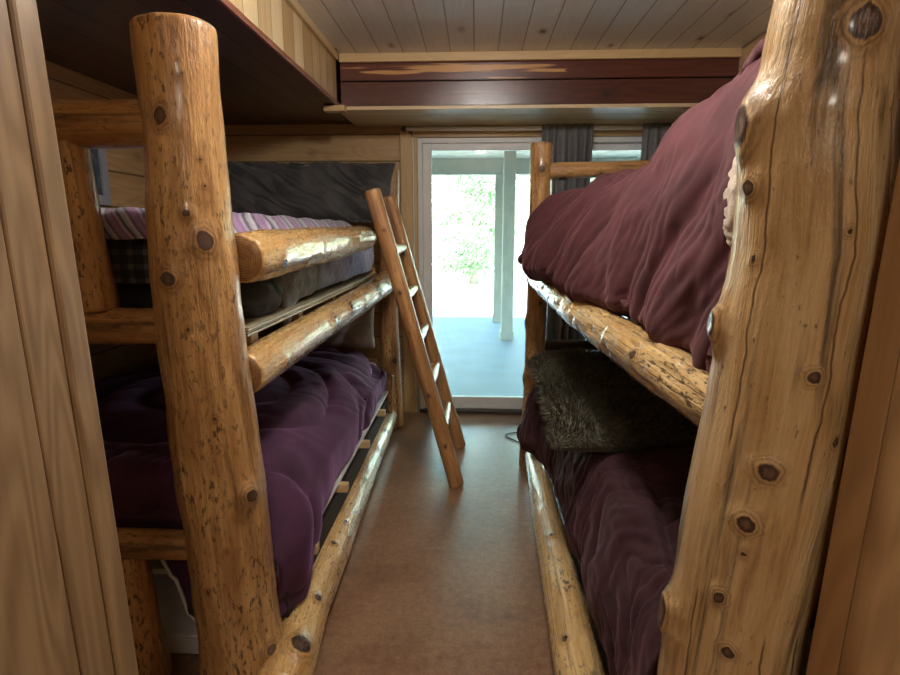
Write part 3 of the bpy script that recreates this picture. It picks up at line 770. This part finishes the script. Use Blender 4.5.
ml = empty('mattress', (-1.25, 2.68, .318), 'mattress of the lower left bunk under the plum comforter', 'mattress')
soft_box('mattress_body', -1.84, -.66, 1.68, 3.72, .319, .52, M['sheet'], ml, .05)
def seam(px, py):
    """arched quilting lines"""
    d = math.hypot((px+1.15)*1.0, (py-2.35)*.85)
    g = abs(((d/.20) % 1)-.5)*2
    e = math.hypot((px+.95), (py-3.45)*.9)
    h = abs(((e/.21) % 1)-.5)*2
    m = min(1, max(0, (py-2.75)/.3))
    return (1-m)*g+m*h
def c_fn(u, v):
    y = 1.565+(3.70-1.565)*u
    endn = max(0, 1-(y-1.565)/.20); endf = max(0, 1-(3.70-y)/.16)
    zt = lerp_tab([(1.56, .66), (2.2, .70), (3.0, .675), (3.7, .63)], y)[0]
    xo, zb = lerp_tab([(1.56, -.565, .17), (1.66, -.540, .175), (1.80, -.570, .28), (1.98, -.596, .315), (2.8, -.600, .318), (3.7, -.615, .32)], y)
    prof = [(-1.86, y, zt-.03), (-1.5, y, zt), (-1.1, y, zt+.01), (-.84, y, zt-.005), (xo-.095, y, zt-.065), (xo-.008, y, zt-.17), (xo+.012, y, (zt+zb)/2-.03), (xo, y, zb+.02), (xo-.07, y, zb)]
    p = poly(prof, v)
    p.z -= (.16*endn**2+.10*endf**2)*min(1, max(0, (p.z-.28)/.3))
    p.x -= .05*endn**2*min(1, max(0, (p.x+.9)/.3))
    return p
def c_dp(u, v, p):
    g = seam(p.x, p.y+.7*(.6-p.z))
    d = .034*(1-(1-min(1, g*1.3))**2) - .022
    d += .014*fbm(p, 2, 4)
    wr = noise.noise(Vector((p.x*3, p.y*3, p.z*3+5)))
    d -= .010*max(0, .35+wr)*ridge(Vector((p.x*5-p.y*4, p.y*6+p.z*4, 4)))
    d -= .007*ridge(Vector((p.x*11-p.y*6, p.y*10+p.z*9, 1)))*max(0, .5+wr)
    return d
cf = sheet('comforter', c_fn, 230, 170, M['plum'], disp=c_dp, solid=.02, inv=True)
tag(cf, 'plum velvet quilted comforter on the lower left bunk', 'comforter')
# the comforter's near end hangs over the end rail, its pale lining showing along the hem
def cn_fn(u, v):
    x = -1.86+(-.70+1.86)*u
    bot = lerp_tab([(-1.86, .42), (-1.2, .42), (-1.0, .40), (-.95, .31), (-.91, .18), (-.85, .10), (-.78, .06), (-.68, .14)], x)[0]
    prof = [(x, 1.72, .665), (x, 1.63, .665), (x, 1.583, .62), (x, 1.575, .50), (x, 1.58, (.5+bot)/2), (x, 1.572, bot)]
    return poly(prof, v)
cn = sheet('drape', cn_fn, 120, 70, M['plum'], cf, disp=lambda u, v, p: .016*ridge(Vector((p.x*11, p.z*3, 2)))-.010*fbm(p, 3, 7), solid=.012)
hem = [Vector(cn_fn(i/80, 1))+Vector((0, -.004, -.004)) for i in range(81)]
MB().tube([tuple(p) for p in hem], .006, 8).build('hem', M['sheet'], cn, smooth=True)['label'] = 'white hem'

ax = Vector((1, 0, 0)); up = Vector((0, .25, 1)).normalized()
o = pillow('pillow', (-.98, 3.66, .80), ax, up, ax.cross(up), (.64, .36, .16), M['greypillow'], disp=lambda u, v, s: .012*fbm(Vector((u*2, v*2, 1)), 3, 1.5), n=50)
tag(o, 'pale grey pillow standing at the head of the lower left bunk', 'pillow')
st = empty('storage_box', (-1.06, 1.9, 0), 'flat white plastic storage box on the floor under the lower left bunk', 'box')
MB().box(-1.24, -.88, 1.60, 2.2, .0, .068).build('box_body', M['storage'], st, bevel=.012)
MB().box(-1.25, -.87, 1.59, 2.21, .069, .084).build('lid', M['storage'], st, bevel=.008)

# ------------------------------------------------------------------ right bunk bedding
mu = empty('mattress', (.95, 2.15, 1.136), 'mattress of the upper right bunk under the burgundy comforter', 'mattress')
soft_box('mattress_body', .60, 1.46, 1.22, 3.08, 1.137, 1.33, M['sheet'], mu, .05)
RT = [(1.13, .545, 1.06, .64, 1.86), (1.35, .525, 1.065, .645, 1.86), (1.65, .465, 1.10, .645, 1.80), (1.9, .425, 1.125, .635, 1.725), (2.2, .365, 1.155, .61, 1.65), (2.6, .28, 1.185, .53, 1.63), (2.9, .215, 1.20, .41, 1.565), (3.07, .205, 1.205, .345, 1.51)]
def r_fn(u, v):
    y = 1.155+(3.10-1.155)*u
    xb, zb, xr, zt = lerp_tab(RT, y)
    endf = max(0, 1-(3.10-y)/.22)
    H = zt-zb; W = xr-xb
    prof = [(xb+.15, y, zb-.02), (xb+.045, y, zb-.015), (xb-.012, y, zb+.03), (xb-.008, y, zb+H*.22), (xb+W*.12, y, zb+H*.45), (xb+W*.38, y, zb+H*.70), (xb+W*.72, y, zb+H*.90), (xr, y, zt-.008),
            (xr+.14, y, zt), (xr+.32, y, zt-.05), (1.28, y, min(zt-.08, 1.55)), (1.46, y, 1.44)]
    p = poly(prof, v)
    p.z -= .09*endf**2.2*min(1, max(0, (p.z-1.22)/.25))
    p.x += .03*endf**2
    if u > .94: p = p.lerp(Vector((.75, p.y, 1.33)), .12*((u-.94)/.06)**2)
    if u < .012: p = p.lerp(Vector((1.0, y, 1.30)), 1-u/.012)
    return p
def r_dp(u, v, p):
    side = min(1, max(0, (1.66-p.z)/.28))
    w = p.y + .30*(p.z-1.3) + .16*noise.noise(Vector((p.y*2.0, p.z*2.2, 1)))
    m1 = .5+.9*max(0, .3+noise.noise(Vector((p.y*3, p.z*2, 11))))
    f1 = ridge(Vector((w*5.6, p.z*1.1, 3)), .7)
    f2 = ridge(Vector((w*15+4, p.z*1.5, 8)))
    d = -(.062*f1*m1+.010*f2)*(.25+.75*side)
    d += .034*fbm(p, 2, 3.0)
    d -= .010*math.sin(w*30)*side*max(0, 1-abs(v-.12)*6)
    top = max(0, 1-side)
    d -= .022*top*ridge(Vector((p.x*6-p.y*1.2, p.y*1.6+p.x, 5)))
    d -= .006*ridge(Vector((p.y*14+p.z*9, p.z*10, 21)))
    return (d+.020)*min(1, (1-u)*22+.1)
rc = sheet('comforter', r_fn, 300, 190, M['burgundy'], disp=r_dp, solid=.02, inv=True)
tag(rc, 'burgundy velvet comforter heaped on the upper right bunk, spilling over its rail', 'comforter')
def sh_fn(u, v):
    a = u*2*PI; t = v*PI
    f = lambda q, e: math.copysign(abs(q)**e, q)
    return (.648+f(math.sin(t)*math.cos(a), .8)*.115, 1.27+f(math.sin(t)*math.sin(a), .8)*.075, 1.46+f(math.cos(t), .8)*.15)
o = sheet('sherpa_blanket', sh_fn, 90, 70, M['sherpa'], disp=lambda u, v, p: .006*ridge(p*38)+.010*fbm(p, 2, 7))
tag(o, 'cream sherpa blanket end bunched beside the knotty right post', 'blanket')

mr = empty('mattress', (.93, 2.15, .306), 'mattress of the lower right bunk under the wine comforter', 'mattress')
soft_box('mattress_body', .53, 1.46, 1.22, 3.08, .307, .49, M['sheet'], mr, .05)
LT = [(1.1, .378, .145, .57), (1.45, .376, .145, .59), (1.9, .380, .145, .60), (2.35, .378, .15, .60), (2.80, .370, .16, .60), (3.02, .265, .155, .60), (3.1, .245, .15, .60)]
def w_fn(u, v):
    y = 1.13+(3.125-1.13)*u
    xb, zb, zt = lerp_tab(LT, y)
    endf = max(0, 1-(3.125-y)/.12)
    prof = [(xb+.01, y, zb), (xb-.006, y, zb+.10), (xb+.015, y, zb+.22), (xb+.055, y, zt-.09), (xb+.14, y, zt-.02), (xb+.32, y, zt+.005), (.95, y, zt+.01), (1.25, y, zt), (1.46, y, zt-.03)]
    p = poly(prof, v)
    p.z -= .12*endf**2*min(1, max(0, (p.z-.3)/.2))
    return p
def w_dp(u, v, p):
    w = p.y*1.0+.8*p.x-.5*p.z + .08*noise.noise(Vector((p.y*3, p.x*3, 2)))
    m1 = .3+max(0, .4+noise.noise(Vector((p.y*3.1, p.x*3, 4))))
    d = -.020*m1*ridge(Vector((w*8, p.x*3.2-p.z*2.2, 2)), 1.3)-.012*m1*ridge(Vector((w*19+3*noise.noise(p*4), p.x*5-p.z*4, 6)), 1.2)+.020*fbm(p, 3, 5.5)
    s1 = abs(p.x-.56-.05*math.sin(p.y*4)); d -= .028*math.exp(-(s1/.018)**2)
    s2 = abs(((p.y-1.95)/.42+.5) % 1-.5)*.42; d -= .020*math.exp(-(s2/.016)**2)*(1 if p.x > .56 else .3)
    return d
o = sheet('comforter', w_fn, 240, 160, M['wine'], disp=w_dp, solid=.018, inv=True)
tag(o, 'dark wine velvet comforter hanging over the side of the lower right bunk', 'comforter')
# faux fur cushion at the head of the lower right bunk
ex = Vector((1, .02, .02)).normalized(); ey = Vector((0, 1, .085)).normalized(); ez = ex.cross(ey)
fp = pillow('fur_pillow', (.765, 2.53, .652), ex, ey, ez, (.96, 1.06, .17), M['fur'], puff=.42, n=60,
            disp=lambda u, v, s: .010*fbm(Vector((u*2, v*2, s)), 3, 1.6))
tag(fp, 'shaggy olive grey faux fur pillow on the lower right bunk', 'pillow')
rng = random.Random(5)
me = fp.data; fv, ff = [], []
polys = list(me.polygons); areas = [p.area for p in polys]
for p in rng.choices(polys, weights=areas, k=42000):
    if p.normal.z < -.25: continue
    vs = [me.vertices[i].co for i in p.vertices]
    a, bb, c = rng.random(), rng.random(), vs[0]
    pos = vs[0].lerp(vs[1], a).lerp(vs[-1].lerp(vs[min(2, len(vs)-1)], a), bb)
    flow = Vector((.3+.9*noise.noise(pos*9), -.6+.9*noise.noise(pos*9+Vector((9, 0, 0))), -.15))
    d = (p.normal*.9+flow*.8).normalized()*rng.uniform(.022, .050)
    sd = d.cross(Vector((rng.uniform(-1, 1), rng.uniform(-1, 1), rng.uniform(-1, 1)))).normalized()*.0022
    i0 = len(fv); fv += [tuple(pos-sd), tuple(pos+sd), tuple(pos+d)]; ff.append((i0, i0+1, i0+2))
pm = bpy.data.meshes.new('pile'); pm.from_pydata(fv, [], ff)
pl = link('pile', pm, M['pile'], fp); pl['kind'] = 'stuff'

# ------------------------------------------------------------------ small things
pf = empty('picture_frame', (XL, 2.74, 1.70), 'small grey framed picture on the left wall above the striped blanket', 'picture')
b = MB()
for y0, y1, z0, z1 in ((2.55, 2.60, 1.525, 1.87), (2.88, 2.93, 1.525, 1.87), (2.60, 2.88, 1.525, 1.575), (2.60, 2.88, 1.82, 1.87)):
    b.box(XL+.001, XL+.025, y0, y1, z0, z1)
b.build('frame', M['grey_frame'], pf, bevel=.003)
t = NT('dark print'); n = t.noise(t.obj(), 9, 4); t.fin(t.ramp(n, [(.3, (.02, .025, .04)), (.55, (.06, .07, .10)), (.75, (.25, .26, .28))]), .4)
MB().box(XL+.001, XL+.012, 2.60, 2.88, 1.575, 1.82).build('print', t.m, pf)

cp = []
for i in range(60):
    a = PI*(-.55+1.35*i/59)
    cp.append((.36-.135*math.cos(a)*1.0-.02*math.sin(3*a), 3.66+.10*math.sin(a), .006+.010*math.sin(i/59*PI)*0))
cp = [(.42, 3.50, .006)]+cp+[(.52, 3.72, .006)]
o = MB().tube(cp, .004, 8).build('power_cord', M['black'], smooth=True)
tag(o, 'thin black cord looped on the floor behind the far right post', 'cord')
def tuft(u, v):
    a = u*2*PI; t = v*PI
    return (-.772+.016*math.sin(t)*math.cos(a), 1.535+.016*math.sin(t)*math.sin(a), 1.922+.017*math.cos(t))
o = sheet('cotton_tuft', tuft, 24, 16, M['sheet'], disp=lambda u, v, p: .006*fbm(p, 3, 60))
tag(o, 'small white cotton tuft on top of the near left log post', 'cotton tuft')

# ------------------------------------------------------------------ outside the patio door
def outside(o): o['kind'] = 'structure'; return o
outside(MB().box(-6, 8, YB+.02, 9.2, -.15, -.02).build('porch_slab', M['slab']))
outside(MB().box(-40, 40, 9.2, 70, -.30, -.06).build('yard_ground', M['yard']))
outside(MB().box(-6, 8, YB+.15, 9.3, 2.45, 2.52).build('porch_ceiling', M['porch_ceiling']))
outside(MB().box(-6, 8, 8.72, 8.88, 2.22, 2.449).build('porch_beam', M['porch_wood'], bevel=.01))
for (x, y, z1, w, lb) in ((.415, 7.30, 2.449, .075, 'nearer and darker of the two grey timber porch posts outside the glass door'), (.36, 8.80, 2.219, .075, 'farther of the two timber porch posts, seen left of the other through the glass')):
    pp = empty('porch_post', (x, y, -.02), lb, 'post')
    MB().box(x-w, x+w, y-w, y+w, -.019, z1).build('post_shaft', M['porch_wood'], pp, bevel=.008)
    MB().box(x-w-.012, x+w+.012, y-w-.012, y+w+.012, -.0195, .10).build('post_base', M['porch_wood'], pp, bevel=.006)

def tree(x, y, h, r, mat, label, seed, low=.25, nl=2600, lean=0):
    rg = random.Random(seed)
    root = empty('tree', (x, y, -.06), label, 'tree')
    tb = MB()
    tp = Vector((x+lean, y, h*.62))
    tb.tube([(x, y, -.06), (x+lean*.3, y, h*.25), (x+lean*.7, y+.1, h*.45), tuple(tp)], [r*.07+.05, r*.05+.04, r*.04+.03, .02], 9)
    for k in range(9):
        a = rg.uniform(0, 2*PI); q = rg.uniform(.3, .6)
        p0 = Vector((x+lean*q*1.4, y, h*q)); p1 = p0+Vector((math.cos(a)*r*.7, math.sin(a)*r*.7, h*.18))
        tb.tube([tuple(p0), tuple(p0.lerp(p1, .5)+Vector((0, 0, .1))), tuple(p1)], [.045, .03, .012], 6)
    tb.build('trunk', M['bark'], root, smooth=True)
    cl = [(Vector((x+lean+rg.gauss(0, r*.45), y+rg.gauss(0, r*.45), h*rg.uniform(low, .98))), rg.uniform(.25, .5)*r) for _ in range(26)]
    v, f = [], []
    for _ in range(int(nl*1.7)):
        c, cr = rg.choice(cl)
        d = Vector((rg.gauss(0, 1), rg.gauss(0, 1), rg.gauss(0, .7))).normalized()*cr*rg.random()**.4
        p = c+d
        n1 = Vector((rg.gauss(0, 1), rg.gauss(0, 1), rg.gauss(0, 1))).normalized(); n2 = n1.orthogonal().normalized(); n3 = n1.cross(n2)
        s_ = rg.uniform(.035, .085)*(.6+r*.25)
        i0 = len(v); v += [tuple(p-n2*s_), tuple(p+n3*s_*.5), tuple(p+n2*s_), tuple(p-n3*s_*.5)]; f.append((i0, i0+1, i0+2, i0+3))
    m_ = bpy.data.meshes.new('foliage'); m_.from_pydata(v, [], f)
    link('foliage', m_, M[mat], root, smooth=False)
tree(-.05, 15.5, 3.1, 1.25, 'leaf', 'bushy green tree in the middle of the view through the left door pane', 1, .12, 5200)
tree(-2.7, 19.5, 6.4, 1.7, 'leaf_b', 'pale leaning tree at the left edge of the door glass', 2, .35, 3800, lean=.7)
tree(3.3, 18.5, 6.2, 2.0, 'leaf', 'leafy tree behind the two porch posts', 3, .2, 4200)
tree(.4, 27, 9.5, 3.2, 'leaf_b', 'tall pale tree rising behind the bushy green one', 4, .25, 5200)
tree(8.0, 21, 7.0, 2.4, 'leaf_b', 'broad tree seen through the right door pane', 5, .2, 4200)
tree(-8.0, 27, 9.0, 3.2, 'leaf', 'far tree beyond the left side of the porch', 6, .2, 3800)
tree(8.6, 34, 10.0, 3.6, 'leaf_b', 'far tall tree behind the right porch opening', 7, .2, 3800)

# ------------------------------------------------------------------ light
w = bpy.data.worlds.new('World'); S.world = w; w.use_nodes = True
nt = w.node_tree; bg = nt.nodes['Background']
sky = nt.nodes.new('ShaderNodeTexSky'); sky.sky_type = 'NISHITA'
sky.sun_disc = False; sky.sun_elevation = math.radians(48); sky.sun_rotation = math.radians(215); sky.air_density = 1.3; sky.dust_density = 2.5
nt.links.new(sky.outputs[0], bg.inputs[0]); bg.inputs[1].default_value = 1.0
sl = bpy.data.lights.new('sun', 'SUN'); sl.energy = 5.0; sl.angle = math.radians(.6); sl.color = (1, .95, .87)
so = bpy.data.objects.new('sun', sl); COL.objects.link(so)
so.rotation_euler = Vector((.45, .75, -.95)).to_track_quat('-Z', 'Y').to_euler()
# daylight enters by the patio door: sampling portal in its opening
pl_ = bpy.data.lights.new('door_portal', 'AREA'); pl_.shape = 'RECTANGLE'; pl_.size = 1.8; pl_.size_y = 2.0
po = bpy.data.objects.new('door_portal', pl_); COL.objects.link(po); po.location = (.49, 4.33, 1.03); po.rotation_euler = (-PI/2, 0, 0)
pl_.cycles.is_portal = True
# added unseen fill behind the doorway, brightens the interior
hl = bpy.data.lights.new('hall_fill', 'AREA'); hl.shape = 'DISK'; hl.size = .55; hl.energy = 7.5; hl.color = (1.0, .90, .76)
ho = bpy.data.objects.new('hall_fill', hl); COL.objects.link(ho); ho.location = (.1, -1.1, 2.40)

# added fill near the ceiling, out of view, lifts the room's brightness
rl = bpy.data.lights.new('room_fill', 'POINT'); rl.energy = 14; rl.shadow_soft_size = .08; rl.color = (1.0, .96, .91)
ro = bpy.data.objects.new('room_fill', rl); COL.objects.link(ro); ro.location = (.05, 1.6, 2.365)

# ------------------------------------------------------------------ camera
cam = bpy.data.cameras.new('camera'); co = bpy.data.objects.new('camera', cam); COL.objects.link(co)
cam.sensor_width = 36; cam.lens = 560/900*36; cam.clip_start = .02; cam.clip_end = 300
co.location = (0, 0, 1.40)
co.rotation_euler = (math.radians(90)-math.atan(107.5/560), 0, math.atan(.0456))
S.camera = co
S.view_settings.view_transform = 'Standard'; S.view_settings.look = 'None'
S.view_settings.gamma = 1.0; S.view_settings.use_curve_mapping = False
S.view_settings.exposure = 1.78
S.cycles.use_denoising = True
S.cycles.max_bounces = 10; S.cycles.diffuse_bounces = 6; S.cycles.glossy_bounces = 4; S.cycles.transparent_max_bounces = 12
S.cycles.sample_clamp_indirect = 8.0
